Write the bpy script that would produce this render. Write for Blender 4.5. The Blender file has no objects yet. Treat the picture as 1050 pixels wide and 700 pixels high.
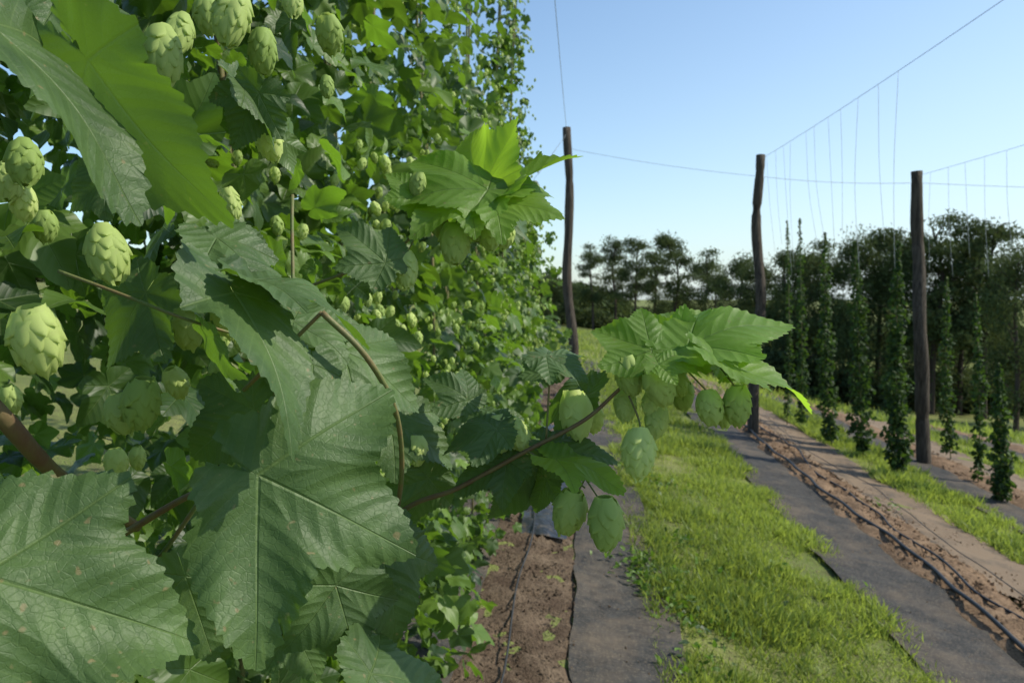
import bpy, math, random
import numpy as np
from mathutils import Vector, Matrix, Euler, noise
random.seed(7); rng=np.random.default_rng(7)
sc=bpy.context.scene
# ------------------------------------------------------------ camera
FP=760.0; CH=1.7
cam=bpy.data.cameras.new("camera"); camo=bpy.data.objects.new("camera",cam); sc.collection.objects.link(camo)
camo.location=(0,0,CH)
camo.rotation_euler=(math.radians(90-3.76),0,math.radians(4.89))
cam.sensor_width=36; cam.lens=FP/1050*36; cam.clip_start=0.02; cam.clip_end=2000
cam.dof.use_dof=True; cam.dof.focus_distance=0.55; cam.dof.aperture_fstop=17
sc.camera=camo
CR=np.array(camo.rotation_euler.to_matrix()); CL=np.array([0,0,CH])
def P(px,py,d):
    return CL+CR@np.array([(px-525)/FP*d,-(py-350)/FP*d,-d])
# ------------------------------------------------------------ light
AZ=math.radians(84); EL=math.radians(42)
S=Vector((math.sin(AZ)*math.cos(EL),math.cos(AZ)*math.cos(EL),math.sin(EL)))
w=bpy.data.worlds.new("World"); sc.world=w; w.use_nodes=True
nt=w.node_tree; bg=nt.nodes['Background']; sky=nt.nodes.new('ShaderNodeTexSky')
sky.sky_type='NISHITA'; sky.sun_disc=False; sky.sun_elevation=EL; sky.sun_rotation=AZ
sky.air_density=1.0; sky.dust_density=0.8; sky.ozone_density=1.4
def wn(t,**k):
    q=nt.nodes.new(t)
    for a,b in k.items(): setattr(q,a,b)
    return q
mx=wn('ShaderNodeMix',data_type='RGBA',blend_type='MULTIPLY'); mx.inputs[0].default_value=1; mx.inputs[7].default_value=(1.20,1.36,1.42,1)
nt.links.new(sky.outputs[0],mx.inputs[6])
# atmospheric haze toward the horizon, stronger on the sun's side
tc=wn('ShaderNodeTexCoord'); sx=wn('ShaderNodeSeparateXYZ'); nt.links.new(tc.outputs['Generated'],sx.inputs[0])
def wm(op,a,b=0.,clamp=False):
    q=wn('ShaderNodeMath',operation=op); q.use_clamp=clamp
    for i,v in enumerate((a,b)):
        if isinstance(v,bpy.types.NodeSocket): nt.links.new(v,q.inputs[i])
        else: q.inputs[i].default_value=v
    return q.outputs[0]
inv=wm('SUBTRACT',1.0,wm('ABSOLUTE',sx.outputs[2]),True)
h5=wm('POWER',inv,3.6)
side=wm('ADD',wm('MULTIPLY',sx.outputs[0],1.0),.38,True)
hz=wm('MULTIPLY',h5,side,True)
m2=wn('ShaderNodeMix',data_type='RGBA'); m2.inputs[7].default_value=(5.4,6.4,6.9,1)
nt.links.new(hz,m2.inputs[0]); nt.links.new(mx.outputs[2],m2.inputs[6]); nt.links.new(m2.outputs[2],bg.inputs[0]); bg.inputs[1].default_value=0.14
sl=bpy.data.lights.new("sun",'SUN'); sl.energy=5.0; sl.angle=math.radians(0.5); sl.color=(1,0.95,0.80)
so=bpy.data.objects.new("sun",sl); sc.collection.objects.link(so); so.rotation_euler=S.to_track_quat('Z','Y').to_euler(); so.location=(20,20,30)
sc.view_settings.view_transform='Standard'
try: sc.view_settings.look='None'
except: pass
sc.view_settings.exposure=0
# ------------------------------------------------------------ terrain
def sst(a,b,x):
    t=np.clip((x-a)/(b-a),0,1); return t*t*(3-2*t)
def ground(x,y):
    x=np.asarray(x,float); y=np.asarray(y,float)
    xe=np.where(x>8,8+10*np.tanh((x-8)/10),np.where(x<-8,-8-10*np.tanh((-x-8)/10),x))
    z=-0.13*xe
    z=z-1.7*sst(12,32,y)*sst(1,9,x)-0.9*sst(20,55,y)
    z=z+0.015*np.sin(x*1.3+.4)*np.sin(y*0.9)+0.2*sst(14,30,y)*np.sin(x*.21+1)*np.sin(y*.17)
    return z
def pix2g(px,py):
    D=P(px,py,1.0)-CL
    d=1.0
    while d<80:
        p=CL+D*d
        if p[2]<ground(p[0],p[1]): break
        d+=0.02
    return p,d
# ------------------------------------------------------------ node helpers
class NB:
    def __init__(s,name):
        s.m=bpy.data.materials.new(name); s.m.use_nodes=True; s.t=s.m.node_tree
        for n in list(s.t.nodes): s.t.nodes.remove(n)
        s.out=s.t.nodes.new('ShaderNodeOutputMaterial')
    def n(s,typ,**k):
        q=s.t.nodes.new(typ)
        for a,b in k.items(): setattr(q,a,b)
        return q
    def L(s,a,b): s.t.links.new(a,b)
    def put(s,inp,v):
        if isinstance(v,bpy.types.NodeSocket): s.L(v,inp)
        else: inp.default_value=v
    def math(s,op,a,b=0.0,c=0.0,clamp=False):
        q=s.n('ShaderNodeMath',operation=op); q.use_clamp=clamp
        s.put(q.inputs[0],a); s.put(q.inputs[1],b); s.put(q.inputs[2],c); return q.outputs[0]
    def mix(s,f,a,b,bt='MIX'):
        q=s.n('ShaderNodeMix'); q.data_type='RGBA'; q.blend_type=bt
        s.put(q.inputs[0],f)
        for i,v in ((6,a),(7,b)):
            if isinstance(v,tuple) and len(v)==3: v=(*v,1)
            s.put(q.inputs[i],v)
        return q.outputs[2]
    def noise(s,scale,detail=4,rough=.6,vec=None,out=0):
        q=s.n('ShaderNodeTexNoise'); q.inputs['Scale'].default_value=scale; q.inputs['Detail'].default_value=detail; q.inputs['Roughness'].default_value=rough
        if vec is not None: s.L(vec,q.inputs['Vector'])
        return q.outputs[out]
    def ramp(s,f,a,b):
        return s.math('DIVIDE',s.math('SUBTRACT',f,a),b-a,clamp=True)
    def pos(s): return s.n('ShaderNodeNewGeometry').outputs['Position']
    def obj(s): return s.n('ShaderNodeTexCoord').outputs['Object']
    def bump(s,h,strength,dist):
        q=s.n('ShaderNodeBump'); q.inputs['Strength'].default_value=strength; q.inputs['Distance'].default_value=dist
        s.L(h,q.inputs['Height']); return q.outputs[0]
    def princ(s,col,rough,spec=.5,normal=None,**k):
        q=s.n('ShaderNodeBsdfPrincipled')
        if isinstance(col,tuple) and len(col)==3: col=(*col,1)
        s.put(q.inputs['Base Color'],col); s.put(q.inputs['Roughness'],rough); s.put(q.inputs['Specular IOR Level'],spec)
        if normal is not None: s.L(normal,q.inputs['Normal'])
        return q.outputs[0]
    def fin(s,sh): s.L(sh,s.out.inputs['Surface']); return s.m

def leaf_mat(name,dark,light,trans,tf=.35,veins=2,rough=.5,spec=.35):
    b=NB(name)
    at=b.n('ShaderNodeAttribute',attribute_name='Col'); sp=b.n('ShaderNodeSeparateColor'); b.L(at.outputs['Color'],sp.inputs[0])
    f=sp.outputs[0]
    if veins==2:
        nz=b.noise(9,2,.5,b.pos())
        f=b.math('ADD',b.math('MULTIPLY',f,.8),b.math('MULTIPLY',b.math('SUBTRACT',nz,.5),.6),clamp=True)
    col=b.mix(f,dark,light)
    normal=None
    if veins:
        uv=b.n('ShaderNodeUVMap').outputs[0]; s2=b.n('ShaderNodeSeparateXYZ'); b.L(uv,s2.inputs[0])
        u=s2.outputs[0]; v=b.math('ABSOLUTE',s2.outputs[1])
        mainw=b.math('SUBTRACT',.014,b.math('MULTIPLY',u,.010))
        main=b.math('SUBTRACT',1.0,b.math('DIVIDE',v,mainw),clamp=True)
        q=b.math('DIVIDE',b.math('SUBTRACT',u,b.math('MULTIPLY',v,b.math('ADD',.75,b.math('MULTIPLY',v,.9)))),.135)
        if veins==2:
            q=b.math('ADD',q,b.math('MULTIPLY',b.math('SUBTRACT',b.noise(25,1,.5,b.pos()),.5),.5))
        fr=b.math('ABSOLUTE',b.math('SUBTRACT',b.math('FRACT',q),.5))
        sec=b.math('SUBTRACT',1.0,b.math('DIVIDE',b.math('SUBTRACT',.5,fr),.045),clamp=True)
        vm=b.math('MAXIMUM',main,b.math('MULTIPLY',sec,.5))
        col=b.mix(b.math('MULTIPLY',vm,.55),col,(0.17,0.24,0.08))
        quilt=b.math('MULTIPLY',b.math('SINE',b.math('MULTIPLY',fr,3.14159)),-1.0)
        h=b.math('SUBTRACT',b.math('MULTIPLY',quilt,.42 if veins==2 else .25),b.math('MULTIPLY',main,.7))
        if veins==2:
            vor=b.n('ShaderNodeTexVoronoi'); vor.feature='DISTANCE_TO_EDGE'; vor.inputs['Scale'].default_value=24; b.L(uv,vor.inputs['Vector'])
            ter=b.math('SUBTRACT',1.0,b.math('DIVIDE',vor.outputs['Distance'],.09),clamp=True)
            big=b.noise(22,3,.6,b.pos())
            col=b.mix(b.math('MULTIPLY',b.ramp(big,.4,.7),.35),col,tuple(c*1.45+.010 for c in light))
            col=b.mix(b.math('MULTIPLY',ter,.14),col,(0.02,0.045,0.015))
            sp1=b.ramp(b.noise(170,1,.5,b.pos()),.71,.77)
            col=b.mix(b.math('MULTIPLY',sp1,.7),col,(0.22,0.17,0.08))
            h=b.math('SUBTRACT',h,b.math('MULTIPLY',ter,.09))
            h=b.math('ADD',h,b.math('MULTIPLY',b.noise(220,3,.65,b.pos()),.40))
            h=b.math('ADD',h,b.math('MULTIPLY',b.noise(45,1,.5,b.pos()),1.3))
        normal=b.bump(h,.6,.0019)
    geo=b.n('ShaderNodeNewGeometry')
    col2=b.mix(b.math('MULTIPLY',geo.outputs['Backfacing'],.25),col,(0.12,0.18,0.07))
    pr=b.princ(col2,rough,spec,normal)
    tr=b.n('ShaderNodeBsdfTranslucent'); tc=b.mix(f,tuple(c*.6 for c in trans),trans)
    if veins: tc=b.mix(b.math('MULTIPLY',vm,.4),tc,(0.10,0.2,0.03))
    b.L(tc,tr.inputs[0])
    ms=b.n('ShaderNodeMixShader'); ms.inputs[0].default_value=tf; b.L(pr,ms.inputs[1]); b.L(tr.outputs[0],ms.inputs[2])
    return b.fin(ms.outputs[0])
M_leaf=leaf_mat("hop_leaf",(0.038,0.074,0.024),(0.098,0.160,0.044),(0.24,0.46,0.03),.27,rough=.52,spec=.36)
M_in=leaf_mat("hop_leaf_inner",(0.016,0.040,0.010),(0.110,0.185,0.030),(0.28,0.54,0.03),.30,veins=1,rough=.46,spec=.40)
M_leaf_bright=leaf_mat("hop_leaf_young",(0.085,0.16,0.022),(0.15,0.25,0.036),(0.50,0.82,0.05),.48,rough=.48,spec=.35)
M_far=leaf_mat("hop_leaf_distant",(0.012,0.034,0.008),(0.130,0.215,0.030),(0.26,0.48,0.03),.30,veins=0,rough=.48,spec=.38)
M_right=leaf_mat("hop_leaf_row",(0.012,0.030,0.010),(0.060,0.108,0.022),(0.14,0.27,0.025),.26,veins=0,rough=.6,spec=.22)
M_tree=leaf_mat("tree_foliage",(0.032,0.050,0.024),(0.100,0.125,0.044),(0.15,0.19,0.05),.25,veins=0,rough=.8,spec=.1)  # tones lightened so distance haze is painted into the foliage colour
M_grass=leaf_mat("grass_blade",(0.10,0.155,0.028),(0.31,0.36,0.075),(0.52,0.64,0.09),.42,veins=0,rough=.5,spec=.3)
M_cone=leaf_mat("hop_cone_bract",(0.32,0.44,0.12),(0.58,0.65,0.25),(0.72,0.90,0.22),.40,veins=0,rough=.6,spec=.22)
def stem_mat(name,a,b_,rough=.55):
    b=NB(name); c=b.mix(b.ramp(b.noise(40,3,.6,b.pos()),.35,.65),a,b_)
    return b.fin(b.princ(c,rough,.3,b.bump(b.noise(300,3,.6,b.pos()),.4,.001)))
M_stem=stem_mat("hop_stem",(0.12,0.16,0.05),(0.18,0.13,0.06))
M_stemred=stem_mat("hop_petiole",(0.12,0.065,0.04),(0.14,0.12,0.05))
def bark():
    b=NB("weathered_pole_wood"); mp=b.n('ShaderNodeMapping'); mp.inputs['Scale'].default_value=(14,14,1.2); b.L(b.obj(),mp.inputs[0])
    nz=b.noise(3,6,.7,mp.outputs[0]); c=b.mix(b.ramp(nz,.35,.65),(0.030,0.024,0.018),(0.11,0.088,0.068))
    return b.fin(b.princ(c,.85,.2,b.bump(nz,1.0,.02)))
M_pole=bark()
def simple(name,c,r=.5,s=.4,metal=0):
    b=NB(name); col=b.mix(b.noise(30,3,.6,b.pos()),tuple(x*.8 for x in c),tuple(x*1.2 for x in c)); return b.fin(b.princ(col,r,s))
M_wire=simple("steel_wire",(0.26,0.28,0.30),.4)
M_string=simple("coir_string",(0.42,0.44,0.45),.8,.1)
M_hose=simple("black_hose",(0.030,0.030,0.032),.5,.4)
M_bark=simple("tree_bark",(0.07,0.055,0.045),.9,.1)
# ------------------------------------------------------------ mesh building
def mesh_obj(name,V,T,mats,mi=None,col=None,uv=None,smooth=True,parent=None):
    me=bpy.data.meshes.new(name); V=np.asarray(V,np.float32); T=np.asarray(T,np.int32); nF,k=T.shape
    me.vertices.add(len(V)); me.vertices.foreach_set('co',V.ravel())
    me.loops.add(nF*k); me.loops.foreach_set('vertex_index',T.ravel())
    me.polygons.add(nF); me.polygons.foreach_set('loop_start',np.arange(0,nF*k,k,dtype=np.int32))
    try: me.polygons.foreach_set('loop_total',np.full(nF,k,np.int32))
    except Exception: pass
    if mi is not None: me.polygons.foreach_set('material_index',np.asarray(mi,np.int32))
    me.polygons.foreach_set('use_smooth',np.full(nF,smooth,bool))
    if uv is not None:
        l=me.uv_layers.new(name='UVMap'); l.data.foreach_set('uv',np.asarray(uv,np.float32).ravel())
    if col is not None:
        a=me.color_attributes.new('Col','FLOAT_COLOR','POINT'); c=np.ones((len(V),4),np.float32); c[:,:3]=np.asarray(col)[:,None]
        a.data.foreach_set('color',c.ravel())
    me.update(calc_edges=True)
    for m in mats: me.materials.append(m)
    o=bpy.data.objects.new(name,me); sc.collection.objects.link(o)
    if parent: o.parent=parent
    return o
class Acc:
    def __init__(s): s.V=[];s.T=[];s.M=[];s.C=[];s.U=[];s.n=0
    def add(s,V,T,mi=0,col=None,uv=None):
        V=np.asarray(V,np.float32);T=np.asarray(T,int)
        s.V.append(V); s.T.append(T+s.n); s.M.append(np.full(len(T),mi)); s.n+=len(V)
        s.C.append(np.full(len(V),.5) if col is None else (np.full(len(V),col) if np.ndim(col)==0 else col))
        s.U.append(np.zeros((len(T)*3,2)) if uv is None else uv)
    def obj(s,name,mats,smooth=True,parent=None):
        return mesh_obj(name,np.vstack(s.V),np.vstack(s.T),mats,np.concatenate(s.M),np.concatenate(s.C),np.vstack(s.U),smooth,parent)
def inst(acc,tmpl,pos,ax,nr,size,rnd,mi=0):
    V,T,U=tmpl; N=len(pos)
    if N==0: return
    ax=ax/np.linalg.norm(ax,axis=1,keepdims=True)
    nr=nr-(nr*ax).sum(1,keepdims=True)*ax; nr=nr/(np.linalg.norm(nr,axis=1,keepdims=True)+1e-9)
    by=np.cross(nr,ax)
    R=np.stack([ax,by,nr],axis=2)
    W=np.einsum('nij,vj->nvi',R,V)*np.asarray(size)[:,None,None]+pos[:,None,:]
    TT=(T[None]+(np.arange(N)*len(V))[:,None,None]).reshape(-1,3)
    acc.add(W.reshape(-1,3),TT,mi,np.repeat(rnd,len(V)),np.tile(U,(N,1)))
def tube(acc,pts,rad,mi=0,sides=6,col=.5):
    pts=np.asarray(pts,float); n=len(pts); rad=np.full(n,rad) if np.ndim(rad)==0 else np.asarray(rad)
    V=[];T=[]
    up=np.array([0.13,0.31,0.94])
    for i in range(n):
        t=pts[min(i+1,n-1)]-pts[max(i-1,0)]; t=t/(np.linalg.norm(t)+1e-9)
        a=np.cross(t,up if abs(t@up)<.95 else np.array([1.,0,0])); a/=np.linalg.norm(a); b=np.cross(t,a)
        for j in range(sides):
            th=2*math.pi*j/sides; V.append(pts[i]+rad[i]*(a*math.cos(th)+b*math.sin(th)))
    for i in range(n-1):
        for j in range(sides):
            k=(j+1)%sides; A=i*sides+j;B=i*sides+k;C=A+sides;D=B+sides
            T+=[(A,B,D),(A,D,C)]
    V.append(pts[0]);V.append(pts[-1]); c0=n*sides;c1=c0+1
    for j in range(sides):
        k=(j+1)%sides; T.append((c0,k,j)); T.append((c1,(n-1)*sides+j,(n-1)*sides+k))
    acc.add(V,T,mi,col)
def spline(pts,n=12):
    pts=[np.asarray(p,float) for p in pts]; out=[]
    P_=[pts[0]*2-pts[1]]+pts+[pts[-1]*2-pts[-2]]
    for i in range(1,len(P_)-2):
        for k in range(n):
            t=k/n;a,b,c,d=P_[i-1:i+3]
            out.append(.5*((2*b)+(c-a)*t+(2*a-5*b+4*c-d)*t*t+(3*b-a-3*c+d)*t**3))
    out.append(pts[-1]); return np.array(out)
# ------------------------------------------------------------ leaf template
_tc={}
def leaf_t(M,K,lobes,seed=0,tooth=.03,droop=.15,fold=.25,wave=.03,quilt=.0,base=.34):
    r_=np.random.default_rng(seed)
    th=np.linspace(-math.pi,math.pi,1600)
    key=(id(lobes),base)
    if key in _tc: R=_tc[key]
    else:
        rs=np.linspace(0.0,1.1,300)
        R=base*(1-.85*np.exp(-((math.pi-np.abs(th))/.25)**2))
        for a,L,W in lobes:
            d=th-a; c=np.cos(d); s=np.abs(np.sin(d))
            t=rs[None]*c[:,None]/L
            tt=np.clip(t,0,1); wd=W*np.sin(math.pi*tt**.80)**.80*(1.08-.30*tt)
            ok=(rs[None]*s[:,None]<=wd+1e-6)&(t>0)&(t<=1)
            R=np.maximum(R,np.where(ok,rs[None],0).max(1))
        ker=np.hanning(19);ker/=ker.sum(); R=np.convolve(np.pad(R,9,mode='edge'),ker,'valid'); _tc[key]=R
    E=np.stack([R*np.cos(th),R*np.sin(th)],1)
    E=E*(1+.035*np.sin(3*th+seed*1.7)+.025*np.sin(5*th+seed*2.9))[:,None]
    sl_=np.r_[0,np.cumsum(np.linalg.norm(np.diff(E,axis=0),axis=1))]
    si=np.linspace(0,sl_[-1],M+1)[:-1]
    ex=np.interp(si,sl_,E[:,0]); ey=np.interp(si,sl_,E[:,1]); E=np.stack([ex,ey],1)
    tg=np.roll(E,-1,0)-np.roll(E,1,0); tg/=np.linalg.norm(tg,axis=1,keepdims=True)+1e-9
    nm=np.stack([tg[:,1],-tg[:,0]],1)
    ntooth=max(8,int(sl_[-1]/.075)); ph=(si/sl_[-1]*ntooth+.3*np.sin(si*5+seed))%1
    sgn=np.where(E[:,1]<0,ph,1-ph); tip=np.minimum(sgn/.75,(1-sgn)/.25)
    amp=tooth*(.6+.8*r_.random(ntooth+2))[np.floor(si/sl_[-1]*ntooth).astype(int)]
    D=nm*(tip*amp)[:,None]
    ks=(np.arange(1,K+1)/K)**.9
    V2=[np.zeros((1,2))]; KK=[np.zeros(1)]
    for k in ks: V2.append(E*k+D*k**7); KK.append(np.full(M,k))
    V2=np.vstack(V2); KK=np.concatenate(KK)
    ang=np.arctan2(V2[:,1],V2[:,0]); rr=np.hypot(V2[:,0],V2[:,1])
    la=np.array([l[0] for l in lobes]); di=np.abs(ang[:,None]-la[None]); ni=di.argmin(1); dn=ang-la[ni]
    u=rr*np.cos(dn); v=np.abs(rr*np.sin(dn))
    p1,p2,p3,p4=r_.random(4)*6.28
    vs=np.sqrt(v*v+.03**2)-.03
    z=fold*vs-droop*rr**2-droop*.6*np.maximum(u-.5,0)**1.5+wave*KK**2*np.sin(4*ang+p1)*rr+wave*.8*KK**3*np.sin(9*ang+p2)*rr+wave*.6*np.sin(6*V2[:,0]+p3)*np.sin(5*V2[:,1]+p4)
    q=(u-v*(.75+.9*v))/.135; z+=quilt*np.abs(np.sin(math.pi*q))*(1-np.exp(-v*20))
    V=np.column_stack([V2,z])
    T=[]
    J=np.arange(M-1)
    T.append(np.stack([np.zeros(M-1,int),1+J,2+J],1))
    for i in range(K-1):
        a=1+i*M+J;b=a+1;c=a+M;d=b+M
        T.append(np.stack([a,c,d],1));T.append(np.stack([a,d,b],1))
    T=np.vstack(T)
    cen=V[T].mean(1); ca=np.arctan2(cen[:,1],cen[:,0]); li=np.abs(ca[:,None]-la[None]).argmin(1)
    X=V[T][:,:,0];Y=V[T][:,:,1]; a=la[li][:,None]
    U=np.stack([X*np.cos(a)+Y*np.sin(a),-X*np.sin(a)+Y*np.cos(a)],2).reshape(-1,2)
    return V,T,U
rd=math.radians
L5=[(0,1,.37),(rd(54),.82,.31),(rd(-54),.82,.31),(rd(112),.50,.26),(rd(-112),.50,.26)]
L3=[(0,1,.40),(rd(58),.76,.34),(rd(-58),.76,.34),(rd(120),.42,.26),(rd(-120),.42,.26)]
LA=[(0,1.0,.37),(rd(62),1.0,.35),(rd(-62),.95,.35)]
L1=[(0,1,.30),(rd(75),.36,.2),(rd(-75),.36,.2)]
LN=[(0,1,.31),(rd(50),.62,.25),(rd(-50),.62,.25)]
med=[leaf_t(64,4,l,i,.028,dr,fo,.06) for i,(l,dr,fo) in enumerate([(L5,.2,.22),(L3,.3,.2),(L5,.1,.3),(L3,.15,.25),(L3,.25,.3),(LN,.35,.35)])]
low=[leaf_t(24,2,l,i,.03,dr,fo,.06) for i,(l,dr,fo) in enumerate([(L5,.2,.25),(L3,.3,.2),(L3,.1,.4),(L1,.3,.3)])]
# ------------------------------------------------------------ cone template
def cone_t(N,gu,gv,seed=0,wid=.37):
    r_=np.random.default_rng(seed); Vs=[];Ts=[];n=0
    def prof(t): t=np.clip(t,0,1); return wid*np.sin(math.pi*(t*.84+.12))**.60
    for i in range(N):
        t0=-.02+.82*(i/(N-1))**1.0; ph=i*2.39996+r_.normal()*.16
        ln=.34*(1-.25*t0)*(.82+.3*r_.random()); hw=.215*(1-.22*t0)*(.85+.25*r_.random()); fl=.02+.045*r_.random()**1.5
        u,v=np.meshgrid(np.linspace(0,1,gu),np.linspace(-1,1,gv),indexing='ij')
        wv=hw*np.sin(math.pi*np.clip(u*.88+.08,0,1)**.75)**.55*(1-.05*u)
        wv=np.where(u>.99,.02,wv)
        t=t0+u*ln+.008*r_.normal()
        rr=prof(t)*(.92)+fl*u**2-.06*(v**2)*u+.012+.012*np.sin(v*4+ph)*u
        tipin=np.where(t>1,(t-1)*.8,0); rr=np.maximum(rr-tipin,.02)
        an=ph+v*wv/np.maximum(prof(np.clip(t0+.3*ln,0,.8)),.12)
        V=np.stack([t,rr*np.cos(an),rr*np.sin(an)],2).reshape(-1,3)
        T=[]
        for a in range(gu-1):
            for b in range(gv-1):
                p=a*gv+b; T+=[(p,p+1,p+gv+1),(p,p+gv+1,p+gv)]
        Vs.append(V);Ts.append(np.array(T)+n);n+=len(V)
    tt=np.linspace(0,1,7);aa=np.linspace(0,2*math.pi,9)[:-1]
    V=np.array([[t,.8*prof(t)*math.cos(a),.8*prof(t)*math.sin(a)] for t in tt for a in aa]); T=[]
    for i in range(6):
        for j in range(8):
            k=(j+1)%8;T+=[(i*8+j,i*8+k,i*8+8+k),(i*8+j,i*8+8+k,i*8+8+j)]
    Vs.append(V);Ts.append(np.array(T)+n)
    V=np.vstack(Vs);T=np.vstack(Ts)
    V[:,1]+=.10*(V[:,0]-.5)**2*(1 if seed%2 else -1)
    return V,T,np.zeros((len(T)*3,2))
conehi=[cone_t(34,8,7,i,w_) for i,w_ in enumerate([.36,.33,.38,.35])]
conemd=cone_t(20,4,4,6,.36)
conelo=[cone_t(10,3,3,5,.38)]
# ------------------------------------------------------------ ground sheet
def gm():
    b=NB("meadow_ground"); p=b.pos()
    n1=b.noise(.35,4,.6,p); n2=b.noise(6,4,.7,p); n3=b.noise(60,2,.7,p)
    c=b.mix(b.ramp(n1,.35,.65),(0.12,0.17,0.04),(0.24,0.26,0.075))
    c=b.mix(b.ramp(n2,.5,.72),c,(0.09,0.095,0.038)); c=b.mix(b.ramp(n3,.45,.7),c,(0.16,0.14,0.075))
    return b.fin(b.princ(c,.9,.1,b.bump(n3,.8,.03)))
xs=np.unique(np.round(np.r_[np.linspace(-400,-20,20),np.linspace(-20,-4,24),np.arange(-4,12.01,.25),np.linspace(12,30,24),np.linspace(30,400,20)],3))
ys=np.unique(np.round(np.r_[np.linspace(-60,-1,16),np.arange(-1,24.01,.3),np.linspace(24,80,50),np.linspace(80,700,20)],3))
X,Y=np.meshgrid(xs,ys); V=np.stack([X.ravel(),Y.ravel(),ground(X,Y).ravel()],1); nx=len(xs)
T=[]
for j in range(len(ys)-1):
    for i in range(nx-1):
        a=j*nx+i;T.append((a,a+1,a+nx+1,a+nx))
mesh_obj("ground",V,T,[gm()])
def fnoise(x,y,s,seed=0.,oc=3):
    return np.array([noise.fractal(Vector((a*s+seed,b*s,seed)),1.0,2.0,oc) for a,b in zip(np.ravel(x),np.ravel(y))]).reshape(np.shape(x))
def strip(name,x0,x1,y0,y1,dx,dy,hf,mat,rag=.03,seed=0.):
    n_x=max(3,int((x1-x0)/dx)); n_y=int((y1-y0)/dy)
    U_,Yv=np.meshgrid(np.linspace(0,1,n_x),np.linspace(y0,y1,n_y))
    w0=x0+rag*fnoise(np.zeros(n_y),Yv[:,0],1.3,seed+3); w1=x1+rag*fnoise(np.zeros(n_y),Yv[:,0],1.3,seed+9)
    Xv=w0[:,None]*(1-U_)+w1[:,None]*U_
    Z=ground(Xv,Yv)+hf(U_,Xv,Yv)
    V=np.stack([Xv.ravel(),Yv.ravel(),Z.ravel()],1);T=[]
    for j in range(n_y-1):
        for i in range(n_x-1):
            a=j*n_x+i;T.append((a,a+1,a+n_x+1,a+n_x))
    return mesh_obj(name,V,T,[mat])
def fabm(sandy=0.):
    b=NB("woven_landscape_fabric"); p=b.pos()
    wv=b.n('ShaderNodeTexWave'); wv.inputs['Scale'].default_value=60; wv.inputs['Distortion'].default_value=.3; b.L(p,wv.inputs[0])
    n1=b.noise(2.2,7,.7,p); n2=b.noise(70,4,.75,p); n3=b.noise(11,5,.7,p)
    c=b.mix(b.ramp(n3,.3,.7),(0.030,0.029,0.030),(0.080,0.076,0.072))
    c=b.mix(b.math('MULTIPLY',b.ramp(n1,.46-sandy,.66-sandy),.65+sandy),c,(0.19,0.145,0.105) if sandy==0 else (.30,.21,.135))
    c=b.mix(b.math('MULTIPLY',b.ramp(n2,.52,.66),.7),c,(0.22,0.18,0.13))
    h=b.math('ADD',b.math('MULTIPLY',wv.outputs[1],.3),n3)
    return b.fin(b.princ(c,.78,.18,b.bump(h,.6,.018)))
M_fab=fabm(); M_fabs=fabm(.16)
def plasm():
    b=NB("black_plastic_film"); p=b.pos(); n=b.noise(9,4,.6,p)
    c=b.mix(b.ramp(b.noise(14,4,.7,p),.5,.7),(0.025,0.028,0.034),(0.12,0.09,0.06))
    return b.fin(b.princ(c,.42,.38,b.bump(n,.7,.03)))
def soilm(name,a,c_,d):
    b=NB(name); p=b.pos(); n1=b.noise(5,5,.7,p); n2=b.noise(45,4,.75,p)
    c=b.mix(b.ramp(n1,.35,.65),a,c_); c=b.mix(b.ramp(n2,.5,.7),c,d)
    return b.fin(b.princ(c,.95,.1,b.bump(n2,1.0,.03)))
M_soil=soilm("brown_mulch_soil",(0.11,0.075,0.052),(0.22,0.16,0.11),(0.04,0.028,0.02))
M_clay=soilm("orange_clay_soil",(0.18,0.115,0.072),(0.36,0.24,0.15),(0.09,0.055,0.035))
hfab=lambda s:(lambda U_,X_,Y_: .018+.022*fnoise(X_,Y_,1.8,s)+.008*np.sin(Y_*5+X_*3)+.04*np.maximum(0,fnoise(X_,Y_,2.5,s+5))*(np.abs(U_-.5)*2)**3)
hsoil=lambda s,h:(lambda U_,X_,Y_: -.01+np.sin(math.pi*U_)**.5*(h+.045*fnoise(X_,Y_,5.,s)+.03*fnoise(X_,Y_,17.,s,2)))
FABY=19
strip("landscape_fabric",0.0,.56,.2,FABY,.06,.07,hfab(1.),M_fab,.05,1.)
strip("soil_bed",-.55,.03,.6,FABY,.035,.05,hsoil(2.,.035),M_soil,.04,2.)
strip("plastic_sheet",-.38,-.05,4.9,9,.03,.05,lambda U_,X_,Y_:.055+.03*fnoise(X_,Y_,4.,7.),plasm(),.05,3.)
strip("landscape_fabric",-1.1,-.5,.6,FABY,.1,.12,hfab(4.),M_fab,.03,4.)
for k,(c,s) in enumerate([(2.68,11.),(5.05,23.),(7.6,37.)]):
    dd=1+.6*k
    strip("landscape_fabric",c-.90,c-.25,1,FABY,.06*dd,.08*dd,hfab(s),M_fab,.07,s)
    strip("soil_bed",c-.32,c+.30,1,FABY,.035*dd,.05*dd,hsoil(s,.07),M_clay,.09,s+1)
    strip("landscape_fabric",c+.24,c+.88,1,FABY,.06*dd,.08*dd,hfab(s+2),M_fabs,.07,s+2)
ac=Acc(); oct_=(np.array([[1,0,0],[-1,0,0],[0,1,0],[0,-1,0],[0,0,1],[0,0,-1]],float)*[1,.7,.5],np.array([[0,2,4],[2,1,4],[1,3,4],[3,0,4],[2,0,5],[1,2,5],[3,1,5],[0,3,5]]),np.zeros((24,2)))
def rv(n,s=1.): return rng.normal(size=(n,3))*s
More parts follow.
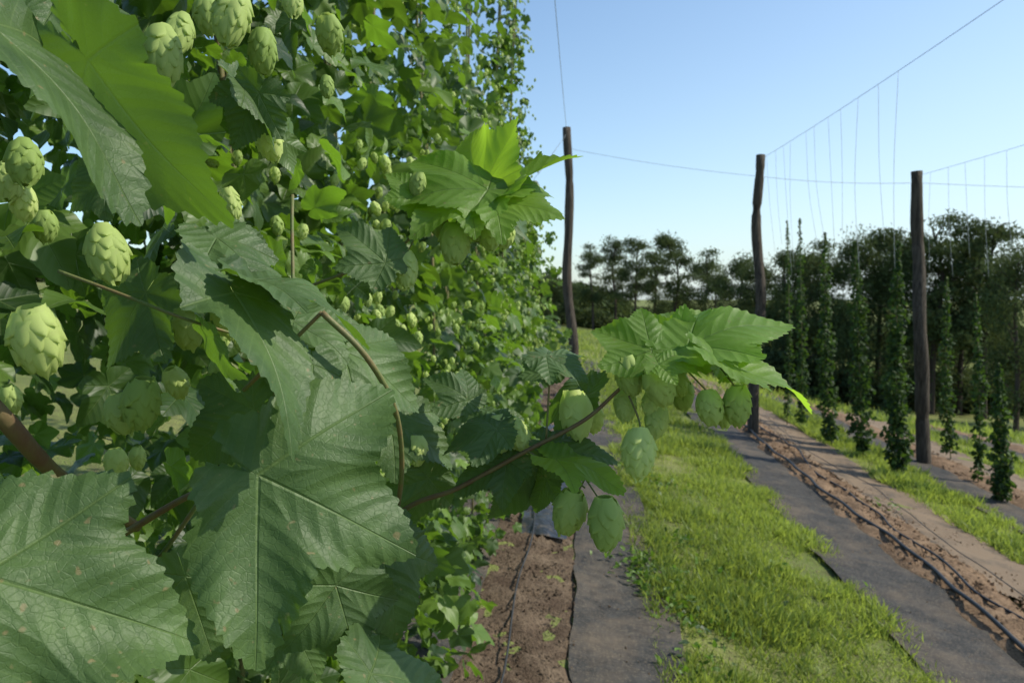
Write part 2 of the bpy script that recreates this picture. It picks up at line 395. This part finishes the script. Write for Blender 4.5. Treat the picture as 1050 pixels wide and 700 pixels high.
for cx,wd,n,mi,sz in [(-.26,.26,7000,0,.014),(2.7,.26,5500,1,.024),(5.07,.28,1500,1,.03),(3.2,.3,1200,1,.013),(2.1,.3,350,1,.009),(.3,.28,700,0,.009)]:
    y=rng.uniform(2,13,n)**1.0; x=cx+np.clip(rng.normal(size=n)*.5,-1,1)*wd
    lift=(.03 if wd<.27 or cx==5.07 else .018)
    pos=np.stack([x,y,ground(x,y)+lift+ (.03 if mi==1 and cx in(2.7,5.07) else 0)*rng.random(n)],1)
    inst(ac,oct_,pos,rv(n),rv(n)*.5+[0,0,1],sz*rng.uniform(.25,1.,n)**1.7,rng.random(n),mi)
ac.obj("soil_clods",[M_soil,M_clay],False)
# ------------------------------------------------------------ grass
def blade():
    V=np.array([[0,-.05,0],[0,.05,0],[.5,-.04,.06],[.5,.04,.06],[1,0,.0]],float); V[:,2]*=2
    T=np.array([[0,1,3],[0,3,2],[2,3,4]]); return V,T,np.zeros((9,2))
BL=blade()
def grass(acc,n,x0,x1,y0,y1,h0,h1,ypow=1.,dens=True,edge=.0):
    y=y0+(y1-y0)*rng.random(n)**ypow; x=rng.uniform(x0-edge,x1+edge,n)
    if dens:
        m=np.array([noise.noise(Vector((a*1.5,b*1.5,3.)))+.45*noise.noise(Vector((a*6,b*6,9.))) for a,b in zip(x,y)])
        keep=m>rng.uniform(-.70,.32,n); x=x[keep];y=y[keep]; m=m[keep]
    else: m=np.zeros(n)
    n=len(x); ax=np.stack([rng.normal(size=n)*.6,rng.normal(size=n)*.6,np.ones(n)],1)
    pos=np.stack([x,y,ground(x,y)-.004],1)
    inst(acc,BL,pos,ax,rv(n),rng.uniform(h0,h1,n)*(1+.15*(y>8))*(1+.9*m),np.clip(rng.normal(.45,.28,n)+.3*np.sin(x*2.1+y*.7),0,1),0)
ag=Acc()
grass(ag,85000,.60,1.80,1.8,9,.03,.10,1.3,edge=.07)
grass(ag,20000,.60,1.80,8,16,.05,.11,1.,edge=.05)
grass(ag,38000,3.56,4.2,3.5,16,.05,.12,1.1,edge=.06)
grass(ag,12000,5.9,6.8,6,16,.05,.12,1.)
grass(ag,9000,.40,.64,2,14,.03,.09,1.)
grass(ag,4000,1.75,1.95,2,14,.03,.08,1.)
grass(ag,5000,-1.8,-1.1,3,14,.05,.12,1.)
ag.obj("grass_strip",[M_grass])
ag=Acc()
grass(ag,45000,-6,12,15.5,45,.08,.2,1.2)
grass(ag,16000,8.5,16,7,30,.08,.16,1.2)
ag.obj("meadow_grass",[M_grass])
aw=Acc()
for (px,py,n,r) in [(665,592,170,.10),(690,612,60,.10),(655,575,60,.07),(715,640,60,.12),(700,560,40,.09),(640,440,60,.2),(680,500,60,.15),(900,520,40,.12),(770,600,40,.2),(720,690,50,.1),(640,480,50,.1)]:
    g,d=pix2g(px,py); p=g+np.stack([rng.normal(size=n)*r,rng.normal(size=n)*r*1.3,np.zeros(n)],1); p[:,2]=ground(p[:,0],p[:,1])+rng.uniform(.01,.07,n)
    inst(aw,low[3],p,rv(n)+[0,0,.3],rv(n)*.5+[0,0,1],rng.uniform(.02,.045,n),rng.random(n),0)
aw.obj("weed_patch",[M_far])
# ------------------------------------------------------------ poles
def pole(px_b,py_b,px_t,py_t,r,seed):
    g,d=pix2g(px_b,py_b); d=-(CR.T@(g-CL))[2]; t=P(px_t,py_t,d)
    a=Acc(); n=26; pts=[]; rad=[]
    for i in range(n):
        f=i/(n-1); p=(g+[0,0,-.3])*(1-f)+t*f
        p=p+np.array([noise.noise(Vector((f*3,seed,0))),noise.noise(Vector((f*3,seed,5))),0])*.12*math.sin(math.pi*f)
        pts.append(p-g); rad.append(r*(1.12-.25*f)*(1+.12*noise.noise(Vector((f*9,seed,2)))))
    tube(a,pts,rad,0,14); o=a.obj("wooden_pole",[M_pole]); o.location=g
    return g,t
g1,t1=pole(588,410,581,131,.075,1.); g2,t2=pole(772,447,780,159,.072,2.); g3,t3=pole(949,476,940,176,.085,3.)
def wire(name,pts,r,mat,sag=0.):
    a=Acc(); pp=[]
    for i in range(len(pts)-1):
        for k in range(16):
            f=k/16; p=np.array(pts[i])*(1-f)+np.array(pts[i+1])*f; p=p-[0,0,sag*4*f*(1-f)]; pp.append(p)
    pp.append(np.array(pts[-1])); tube(a,pp,r,0,5); return a.obj(name,[mat])
up=np.array([0,0,-.06])
wire("trellis_wire",[t1+up,np.array([t1[0]-.1,-1.5,t1[2]+.2])],.0033,M_wire,.1)
wire("trellis_wire",[t2+up,np.array([t2[0],-1.5,t2[2]-.05])],.0024,M_wire,.1)
wire("trellis_wire",[t3+up,np.array([t3[0]+.1,-1.5,t3[2]+.0])],.0024,M_wire,.1)
wire("trellis_wire",[t1+[0,0,-.32],t2+[0,0,-.3],t3+[0,0,-.15],t3+[5,-.6,-.4]],.0026,M_wire,.04)
wire("guy_wire",[t1+[0,0,-.1],t1+[-2.2,-.5,-3.2]],.003,M_wire)
wire("guy_wire",[t1+[0,0,-.1],t1+[-.3,-3,-1.2]],.0025,M_wire)
ast=Acc()
for row,T_ in enumerate([t2,t3]):
    for y in np.arange(6.4,11.,.42):
        y=y+rng.normal()*.06
        f=(T_[1]-y)/(T_[1]+1.5); zt=T_[2]-.06-.1*4*f*(1-f); x=T_[0]
        zb=CH+.15+.5*rng.random(); dx=.10+.05*rng.normal()
        pts=spline([[x,y,zt],[x+dx*.4+.01*rng.normal(),y+.02,(zt+zb)/2],[x+dx,y+.03*rng.normal(),zb]],5)
        tube(ast,pts,.0017,0,4)
ast.obj("hanging_strings",[M_string])
for off,sd,rr in ((-.20,1.,.014),(.04,5.,.009),(.36,14.,.004)):
    pts=[]
    for y in np.arange(1,18,.1):
        x=2.68+off+.16*noise.noise(Vector((y*.45,sd,0)))+.09*noise.noise(Vector((y*1.5,sd,4)))
        pts.append([x,y,float(ground(x,y))+.070+.10*max(0,noise.noise(Vector((y*.8,sd,8))))])
    a=Acc(); tube(a,pts,rr,0,8); a.obj("irrigation_hose",[M_hose])
pts=[[ -.30+.08*noise.noise(Vector((y*.7,3.,0))),y,float(ground(-.3,y))+.06] for y in np.arange(1,12,.12)]
a=Acc(); tube(a,pts,.005,0,8); a.obj("irrigation_hose",[M_hose])
# ------------------------------------------------------------ right bines
def leafdirs(n,outv,up_=.7,spread=.7):
    nr=outv*.7+rv(n)*spread+[0,0,up_]
    ax=outv*.6+rv(n)*.7+[0,0,-.6]
    return ax,nr
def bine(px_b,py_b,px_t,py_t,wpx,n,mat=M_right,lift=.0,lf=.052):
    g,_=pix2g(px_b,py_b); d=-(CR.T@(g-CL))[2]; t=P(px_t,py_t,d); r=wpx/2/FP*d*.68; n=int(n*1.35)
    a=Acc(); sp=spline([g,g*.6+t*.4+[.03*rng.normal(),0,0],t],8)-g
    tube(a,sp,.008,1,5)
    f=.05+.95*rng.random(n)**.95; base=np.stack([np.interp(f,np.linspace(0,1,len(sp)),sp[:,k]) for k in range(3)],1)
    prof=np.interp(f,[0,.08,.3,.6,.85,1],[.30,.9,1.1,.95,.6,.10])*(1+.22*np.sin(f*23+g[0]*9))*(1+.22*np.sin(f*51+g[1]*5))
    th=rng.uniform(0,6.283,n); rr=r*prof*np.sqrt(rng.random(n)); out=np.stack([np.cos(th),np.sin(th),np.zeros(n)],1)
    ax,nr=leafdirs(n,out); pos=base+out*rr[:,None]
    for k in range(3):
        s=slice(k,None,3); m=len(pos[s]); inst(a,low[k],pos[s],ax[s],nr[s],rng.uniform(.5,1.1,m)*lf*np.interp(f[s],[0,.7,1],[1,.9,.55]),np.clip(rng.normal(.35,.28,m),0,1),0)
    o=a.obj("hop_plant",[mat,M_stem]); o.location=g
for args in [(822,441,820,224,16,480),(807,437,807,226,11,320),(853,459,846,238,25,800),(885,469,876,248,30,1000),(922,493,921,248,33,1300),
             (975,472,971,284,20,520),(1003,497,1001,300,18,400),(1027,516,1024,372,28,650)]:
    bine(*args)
# ------------------------------------------------------------ left row bines
cols=[(-.95,.1,4.5),(-.85,.9,4.5),(-.80,1.6,4.5),(-.78,2.3,4.6),(-.8,3.0,3.7),(-.76,3.7,4.75),(-.78,4.4,3.1),(-.72,5.1,4.75),(-.74,5.8,3.0),(-.66,6.4,4.8),(-.70,7.0,2.9),(-.62,7.3,4.8)]
for ci,(cx,cy,ht) in enumerate(cols):
    a=Acc(); g=np.array([cx,cy,float(ground(cx,cy))]); tall=ht>4
    sgn=1 if ci%2 else -1; far=cy>2.6
    sps=[spline([[0,0,0],[.04,.03,1.5*ht/4.6],[-.02,.05*s_,3*ht/4.6],[.05*sgn,(.06 if far else .16)*s_,ht]],8) for s_ in (-1,1)]
    for sp in sps: tube(a,sp,.008,2,5)
    n=2000 if cy<2.5 else 1650
    f=rng.random(n); h=f*ht
    if far and tall: bk=np.interp(h,[0,.3,1,2.2,2.8,3.3,4,4.8],[.24,.34,.42,.36,.20,.13,.11,.08])
    elif far: bk=np.interp(f,[0,.1,.4,.7,.9,1],[.24,.36,.42,.36,.22,.08])
    else: bk=np.interp(f,[0,.05,.2,.6,.8,1],[.24,.34,.40,.38,.30,.15])
    bulk=bk*(1+.28*np.sin(f*17+ci*2)+.2*np.sin(f*41+ci))
    kd=np.interp(h,[0,2.4,3.1,4.8],[1,1,.55,.45]) if far else np.ones(n)
    keep=rng.random(n)<kd*(.75+.35*np.sin(f*29+ci*1.3)); h=h[keep];bulk=bulk[keep];f=f[keep];n=len(h)
    th=rng.uniform(0,6.283,n); q=rng.random(n)**.4
    out=np.stack([np.cos(th),np.sin(th),np.zeros(n)],1)
    which=rng.integers(0,2,n); fb=np.linspace(0,1,len(sps[0]))
    b0=np.stack([np.interp(f,fb,sps[0][:,k]) for k in range(3)],1); b1=np.stack([np.interp(f,fb,sps[1][:,k]) for k in range(3)],1)
    bb=np.where(which[:,None]==0,b0,b1); bb[:,2]=h
    pos=bb+out*(bulk*q)[:,None]*[1,1.1,1]+rv(n,.02)
    wp=pos+g; dist=np.linalg.norm(wp-CL,axis=1); lim=(wp[:,0]<-.23*np.maximum(wp[:,1],0)-.05)|(wp[:,1]>1.9); k_=(dist>.55)&lim
    pos=pos[k_];out=out[k_];hh=h[k_];qq=q[k_];n=len(pos)
    ax,nr=leafdirs(n,out,.7,.6); T_=med if cy<1.9 else low
    rn=np.clip(rng.normal(.40,.30,n)+.25*(qq-.7),0,1)
    K_=len(T_)
    for k in range(K_):
        s=slice(k,None,K_); m=len(pos[s]); inst(a,T_[k],pos[s],ax[s],nr[s],rng.uniform(.035,.092,m)*np.interp(hh[s],[0,2.4,4.8],[1,1,.8]),rn[s],0)
    nc=22
    hc=rng.uniform(.8,ht*.9,nc); thc=rng.uniform(-1.7,1.2,nc); rc=np.interp(hc,[0,2.2,3,4.8],[.40,.40,.22,.12])
    cl=np.stack([np.cos(thc)*rc,np.sin(thc)*rc,hc],1)
    cp=np.repeat(cl,6,0)+rv(nc*6,.045); wp=cp+g; cp=cp[(np.linalg.norm(wp-CL,axis=1)>.7)]
    m=len(cp); ch=conemd if cy<1.8 else conelo[0]
    inst(a,ch,cp,rv(m)*.25+[0,0,-1],rv(m),rng.uniform(.022,.036,m),rng.random(m),1)
    o=a.obj("hop_plant",[M_in if cy<1.9 else M_far,M_cone,M_stem]); o.location=g
# ------------------------------------------------------------ foreground hop plant
fg=bpy.data.objects.new("hop_plant",None); sc.collection.objects.link(fg)
SH={'5':L5,'3':L3,'A':LA,'1':L1,'N':LN}
al=Acc(); au=Acc()
def hero(b,t,db,dt,hint,shape='3',rnd=.4,droop=.15,fold=.2,wave=.06,young=False,seed=None,scale=1.):
    B=P(b[0],b[1],db);Tp=P(t[0],t[1],dt); ax=Tp-B; L=np.linalg.norm(ax)*scale
    nr=CR@np.array(hint,float); sd=hero.c if seed is None else seed; hero.c+=1
    tm=leaf_t(330,18,SH[shape],sd,.030,droop,fold,wave,.003)
    inst(au if young else al,tm,B[None],ax[None],nr[None],np.array([L]),np.array([rnd]),0)
    return B
hero.c=11
hero((265,487),(425,562),.45,.47,(.30,.40,.85),'A',.45,.10,.12,.09,scale=1.04)
hero((-20,590),(205,650),.36,.40,(.15,.6,.8),'3',.45,.12,.12,.09)
hero((-10,20),(172,208),.36,.40,(-.05,.88,.35),'1',.15,.10,.15,.05)
hero((88,62),(226,240),.42,.43,(-.62,.30,.68),'1',.8,.06,.12,.05)
hero((222,243),(290,305),.5,.48,(.05,.9,.35),'N',.3,.2,.2)
hero((262,283),(385,308),.47,.5,(.1,.93,.25),'N',.35,.3,.2)
hero((240,300),(338,440),.46,.42,(.80,.55,.30),'1',.1,.2,.2)
hero((232,240),(262,282),.52,.52,(.2,.6,.6),'5',.4,.2,.2)
hero((150,300),(95,375),.55,.55,(.1,.6,.7),'5',.35,.2,.2)
hero((215,345),(228,405),.52,.55,(-.5,.2,.7),'3',.9,.2,.2,.06)
hero((300,330),(375,325),.58,.62,(.2,.7,.6),'5',.6,.2,.2)
hero((260,420),(185,470),.6,.6,(.3,.3,.8),'3',.1,.2,.2)
hero((350,360),(440,405),.6,.62,(.2,.6,.6),'5',.6,.2,.2)
hero((320,375),(325,455),.55,.52,(.4,.5,.6),'1',.3,.2,.2)
hero((110,180),(60,215),.5,.5,(.1,.4,.8),'3',.1,.2,.2)
hero((265,95),(235,150),.55,.55,(.3,.3,.8),'5',.2,.2,.2)
hero((395,270),(350,225),.7,.7,(.0,.6,.7),'5',.6,.2,.2)
hero((60,0),(130,60),.45,.45,(.2,.6,.6),'3',.2,.2,.2)
hero((250,90),(305,125),.55,.6,(.3,.5,.8),'5',.35,.2,.2)
hero((400,430),(470,470),.7,.7,(.2,.6,.6),'5',.5,.2,.2)
hero((390,560),(420,660),.62,.62,(.5,.4,.6),'5',.2,.2,.2)
hero((345,600),(370,690),.58,.58,(.4,.3,.8),'5',.3,.2,.2)
hero((300,640),(330,700),.7,.7,(.4,.3,.8),'3',.6,.2,.2)
hero((190,590),(220,680),.6,.6,(.2,.5,.8),'3',.6,.2,.2)
hero((380,690),(470,700),.55,.6,(.0,.8,.5),'3',.3,.2,.2)
K=.74
hero((505,200),(583,218),K,K-.03,(.0,.75,.55),'5',.8,.2,.2,.06,True)
hero((500,195),(425,150),K,K+.05,(.1,.65,.6),'5',.8,.15,.2,.06,True)
hero((495,195),(470,128),K+.04,K+.1,(-.6,.2,.6),'5',.9,.1,.2,.06,True)
hero((510,198),(545,158),K+.02,K+.1,(-.6,.3,.6),'5',.95,.15,.2,.06,True)
hero((480,210),(420,222),K,K-.05,(.0,.8,.5),'5',.6,.2,.2,.06,True)
hero((430,205),(400,170),K,K,(.0,.6,.6),'5',.7,.2,.2,.06,True)
hero((515,210),(560,250),K+.05,K+.1,(.3,.5,.6),'N',.4,.2,.2)
Q=.62
hero((668,360),(604,330),Q,Q+.02,(.0,.6,.7),'5',.75,.12,.2,.05,True)
hero((690,362),(640,308),Q+.03,Q+.06,(-.5,.4,.65),'5',.7,.1,.2,.05,True,scale=.8)
hero((705,352),(813,316),Q,Q+.02,(.1,.88,.42),'N',.85,.12,.2,.05,True)
hero((735,366),(840,398),Q-.02,Q-.02,(.2,.92,.35),'N',.8,.15,.2,.05,True)
hero((700,356),(752,306),Q+.03,Q+.06,(-.4,.5,.6),'5',.7,.15,.2,.05,True)
hero((675,372),(728,378),Q-.03,Q-.04,(-.1,.85,.5),'5',.9,.15,.2,.05,True,scale=.85)
hero((740,375),(775,345),Q+.03,Q+.06,(-.3,.6,.6),'5',.6,.15,.2,.05,True)
hero((745,385),(760,372),Q-.01,Q-.02,(.0,.9,.35),'5',.7,.15,.2,.05,True,scale=1.3)
hero((560,365),(607,380),Q+.02,Q,(.1,.85,.45),'5',.3,.25,.2)
hero((570,380),(540,352),Q+.05,Q+.08,(.1,.6,.7),'3',.3,.25,.2)
hero((600,405),(545,420),Q+.06,Q+.1,(.1,.6,.7),'5',.4,.25,.2)
hero((570,470),(655,492),Q+.0,Q-.02,(.2,.85,.35),'N',.65,.2,.2,.06,True,scale=.9)
hero((565,455),(635,465),Q+.03,Q+.02,(.1,.8,.4),'N',.3,.2,.2)
hero((510,440),(450,450),Q+.02,Q+.02,(.1,.7,.5),'5',.4,.25,.2)
hero((520,470),(465,500),Q+.03,Q+.02,(.1,.6,.6),'5',.2,.25,.2)
hero((500,440),(540,420),Q+.06,Q+.08,(.1,.6,.6),'3',.5,.25,.2)
hero((545,480),(510,540),Q+.06,Q+.06,(.6,.3,.6),'5',.2,.25,.2)
hero((560,490),(545,525),Q+.06,Q+.06,(-.4,.3,.8),'5',.2,.25,.2)
hero((480,410),(440,380),Q+.08,Q+.08,(.1,.6,.7),'5',.5,.25,.2)
hero((440,490),(420,545),Q+.08,Q+.08,(.5,.3,.7),'3',.3,.25,.2)
al.obj("large_leaves",[M_leaf],parent=fg); au.obj("young_leaves",[M_leaf_bright],parent=fg)
acn=Acc()
def cones(lst):
    for (px,py,wpx,d,tx) in lst:
        Wd=wpx/FP*d*rng.uniform(.84,.96); L=Wd*1.27*rng.uniform(.95,1.1); top=P(px,py,d)+np.array([0,0,L*.5])
        ax=CR@np.array([tx+.12*rng.normal(),-1,.25*rng.normal()]); k=rng.integers(0,4)
        inst(acn,conehi[k],top[None],ax[None],rv(1),np.array([L]),np.array([np.clip(rng.normal(.5,.35),0,1)]),0)
cones([(30,352,66,.42,.25),(104,265,50,.5,.2),(25,170,40,.55,.1),(12,190,36,.58,0),(244,22,48,.5,.1),(268,52,38,.52,.1),(165,58,46,.5,.05),(188,42,40,.53,.0),(335,35,34,.6,.1),
 (232,210,30,.6,.3),(270,146,32,.6,.0),(147,415,48,.52,-.1),(120,425,36,.54,.1),(8,410,26,.6,0),(22,208,36,.58,0),(45,232,26,.65,0),(205,300,38,.58,0),(232,320,44,.6,.1),(190,335,40,.6,0),(240,293,24,.65,0),
 (100,10,34,.55,0),(210,15,34,.56,0),(118,475,26,.7,0),(140,470,20,.75,0),(510,445,34,.66,.3),(428,462,26,.7,.1),(300,5,26,.6,0),(175,395,34,.6,0),(335,90,22,.8,0),
 (465,252,36,K,.0),(416,277,36,K-.02,.05),(502,240,32,K,0),(445,215,28,K+.03,0),(430,190,22,K,0),(522,243,24,K+.03,0),(448,228,28,K+.02,0),(490,232,28,K+.04,0),
 (640,386,34,Q,.05),(668,398,38,Q-.02,.0),(690,390,30,Q+.02,0),(668,415,28,Q+.02,0),(724,418,36,Q-.02,.05),(755,416,38,Q-.02,.0),(742,424,26,Q+.02,0),(676,432,32,Q+.02,.1),
 (655,464,44,Q-.03,.15),(589,526,39,Q,-.1),(621,536,44,Q-.02,.05),(640,415,28,Q+.03,0),(700,405,26,Q+.04,0),(588,425,38,Q+.04,.1),(605,430,32,Q+.05,.1),(520,448,34,Q+.04,.5),(495,446,30,Q+.05,.2)])
acn.obj("cones",[M_cone],parent=fg)
ase=Acc()
def stem(pts,r0,r1,mi=0): 
    p=spline([P(*q) for q in pts],8); tube(ase,p,np.linspace(r0,r1,len(p)),mi,8)
stem([(-60,370,.42),(0,425,.43),(60,488,.5),(140,540,.62)],.0062,.0045,1)
stem([(125,548,.56),(200,505,.5),(265,487,.452)],.0028,.0016,1)
stem([(60,278,.52),(120,300,.52),(190,327,.52),(250,345,.56)],.0013,.001,0)
stem([(330,320,.55),(375,365,.56),(405,420,.6),(412,480,.64),(405,540,.7)],.0024,.0022,0)
stem([(250,400,.58),(300,350,.56),(330,320,.55)],.0018,.0014,0)
stem([(330,620,.8),(405,530,.68),(470,500,.65),(540,462,.64),(600,430,.63),(640,395,.63),(680,370,.62),(740,372,.61),(790,388,.61)],.0026,.0009,1)
stem([(300,300,.8),(400,260,.78),(450,215,.76),(500,200,.74)],.0018,.001,0)
stem([(540,462,.64),(580,485,.62),(600,500,.62)],.001,.0008,0)
stem([(600,490,.62),(620,520,.61)],.0007,.0007,0); stem([(600,490,.62),(590,510,.62)],.0007,.0007,0)
stem([(640,395,.63),(655,430,.6),(656,448,.59)],.0009,.0007,0)
stem([(700,375,.62),(724,400,.6)],.0008,.0007,0); stem([(735,372,.62),(755,398,.6)],.0008,.0007,0)
stem([(680,370,.62),(668,385,.6)],.0008,.0007,0); stem([(500,200,.74),(502,228,.74)],.0008,.0007,0)
stem([(475,210,.75),(465,236,.74)],.0008,.0007,0); stem([(430,235,.75),(416,262,.72)],.0008,.0007,0)
stem([(560,450,.64),(565,365,.64)],.001,.0008,0)
stem([(150,590,.9),(200,520,.85),(290,380,.8),(300,200,.85)],.003,.002,0)
ase.obj("stems",[M_stem,M_stemred],parent=fg)
af=Acc(); n=2100
y=rng.uniform(.35,2.3,n); x=rng.uniform(-1.15,-.08,n); z=rng.uniform(.25,3.2,n)
k_=(x<-.25*y-.04-.10*np.clip(.9-y,0,1)); 
pos=np.stack([x,y,z],1)[k_]; 
loc=(pos-CL)@CR; dpt=-loc[:,2]; pxs=525+loc[:,0]/dpt*FP; pys=350-loc[:,1]/dpt*FP
k2=(dpt>.66)&~((pxs>400)&(pys>560)); pos=pos[k2]
bk_=np.stack([rng.uniform(-1.7,-1.15,500),rng.uniform(0,3,500),rng.uniform(.3,3.4,500)],1); pos=np.vstack([pos,bk_]); n=len(pos)
out=np.tile([.8,-.3,0],(n,1)); ax,nr=leafdirs(n,out,.6,.6)
for k in range(6):
    s=slice(k,None,6); m=len(pos[s]); inst(af,med[k],pos[s],ax[s],nr[s],rng.uniform(.035,.085,m)*np.where(pos[s][:,0]<-1.15,1.7,1),np.clip(rng.normal(.42,.32,m),0,1),0)
nc=50; ci=rng.integers(0,n-500,nc); cp=np.repeat(pos[ci],4,0)+rv(nc*4,.035); m=len(cp)
inst(af,conehi[1],cp,rv(m)*.25+[0,0,-1],rv(m),rng.uniform(.024,.038,m),rng.random(m),1)
af.obj("inner_foliage",[M_in,M_cone],parent=fg)
# ------------------------------------------------------------ trees
def tuft():
    V=[];T=[]
    for i in range(3):
        a=i*2.1; d=np.array([math.cos(a),math.sin(a),.3]); s=np.array([-math.sin(a),math.cos(a),.2])
        n=len(V); V+=[-s*.25,s*.25,d+s*.12]; T.append((n,n+1,n+2))
    return np.array(V),np.array(T),np.zeros((9,2))
TU=tuft()
def tree_mesh(seed,H,spread,kind):
    r_=np.random.default_rng(seed); a=Acc()
    tr=spline([[0,0,-.5],[r_.normal()*.1,r_.normal()*.1,H*.35],[r_.normal()*.25,r_.normal()*.25,H*.7],[r_.normal()*.3,0,H*.97]],6)
    tube(a,tr,np.linspace(.16,.03,len(tr))*H/8,1,7)
    nl=22 if kind=='pine' else 34; P_=[];RN=[]
    for i in range(nl):
        f=r_.uniform(.38 if kind=='pine' else .15,1.0); h=f*H
        base=np.array([np.interp(h,tr[:,2],tr[:,0]),np.interp(h,tr[:,2],tr[:,1]),h*.97])
        an=r_.uniform(0,6.283)
        if kind=='pine': L=spread*(1.15-.7*f)*r_.uniform(.5,1.15)
        else: L=spread*math.sin(math.pi*min(1,f*.8+.2))**.6*r_.uniform(.45,1.1)+.1
        e=base+np.array([math.cos(an)*L,math.sin(an)*L,L*(.25 if kind=='pine' else .45)+r_.normal()*.1])
        br=spline([base*[1,1,.93],(base+e)/2+[0,0,.1],e],3); tube(a,br,np.linspace(.035,.012,len(br))*H/8,1,4)
        for c in range(3):
            q=base+(e-base)*r_.uniform(.5,1.05)+r_.normal(size=3)*.2
            m=95; sg=np.array([.30,.30,.13]) if kind=='pine' else np.array([.33,.33,.24])
            P_.append(q+r_.normal(size=(m,3))*sg*H/8*1.1); RN.append(np.clip(r_.normal(.45,.25)+r_.normal(size=m)*.15,0,1))
    pp=np.vstack(P_);rn=np.concatenate(RN);m=len(pp)
    inst(a,TU,pp,r_.normal(size=(m,3))+[0,0,.3],r_.normal(size=(m,3)),r_.uniform(.07,.15,m)*H/8,rn,0)
    return a
def mk(a,name):
    o=a.obj(name,[M_tree,M_bark],False); me=o.data; bpy.data.objects.remove(o); return me
pm=[mk(tree_mesh(50+i,8,2.0,'pine'),"pine_tree") for i in range(4)]
bm_=[mk(tree_mesh(70+i,8,2.3,'broad'),"broadleaf_tree") for i in range(3)]
def place(me,name,px,d,top,wf=1.):
    p=P(px,350,d); x,y=p[0],p[1]; z=float(ground(x,y)); H=P(px,top,d)[2]-z
    o=bpy.data.objects.new(name,me); sc.collection.objects.link(o); s=H/8.2
    o.location=(x,y,z-.1); o.scale=(s*wf*random.uniform(.9,1.15),s*wf*random.uniform(.9,1.15),s); o.rotation_euler=(0,0,random.uniform(0,6.28))
for i,(px,d,top) in enumerate([(608,55,250),(630,57,243),(652,54,242),(690,55,240),(719,58,256),(671,62,254)]):
    place(pm[i%4],"pine_tree",px,d,top,.85)
for i,(px,d,top,b) in enumerate([(755,46,264,1),(778,42,266,0),(803,40,254,0),(828,38,260,1),(850,40,246,0),(874,37,240,1),(900,38,232,0),(925,36,246,1),(957,35,220,0),(987,36,242,1),(1012,34,222,0),(1046,24,252,1),(1085,30,236,1),(1120,30,236,0),(737,54,276,1),(585,58,290,1),(566,56,285,1),(545,52,270,0),(520,52,260,1),(480,50,260,0)]):
    if b==0: place(pm[i%4],"pine_tree",px,d,top,.9)
    else: place(bm_[i%3],"broadleaf_tree",px,d,top,.8)
def mass(name,x0,x1,yb,n,h0,h1,depth,size,foot=0.):
    a=Acc(); x=rng.uniform(x0,x1,n); yy=yb+rng.normal(size=n)*depth
    hh=h0+(h1-h0)*np.array([.5+.5*noise.noise(Vector((q*.25,yb,0)))+.35*noise.noise(Vector((q*.9,yb,4))) for q in x])
    f=rng.random(n)**.8; z=ground(x,yy)+f*hh*(1-.1*rng.random(n))
    inst(a,TU,np.stack([x,yy,z],1),rv(n),rv(n),rng.uniform(.6,1.2,n)*size,np.clip(.35+.3*np.sin(x*1.3)*np.sin(z*1.7)+.15*rng.normal(size=n),0,1),0)
    return a.obj(name,[M_tree],False)
mass("distant_woodland",-70,90,78,36000,2.2,4.8,3,.55)
mass("woodland_undergrowth",6,34,41,30000,1.2,2.8,1.6,.26)
mass("woodland_undergrowth",-22,9,62,20000,.8,2.4,1.5,.30)
print("done")
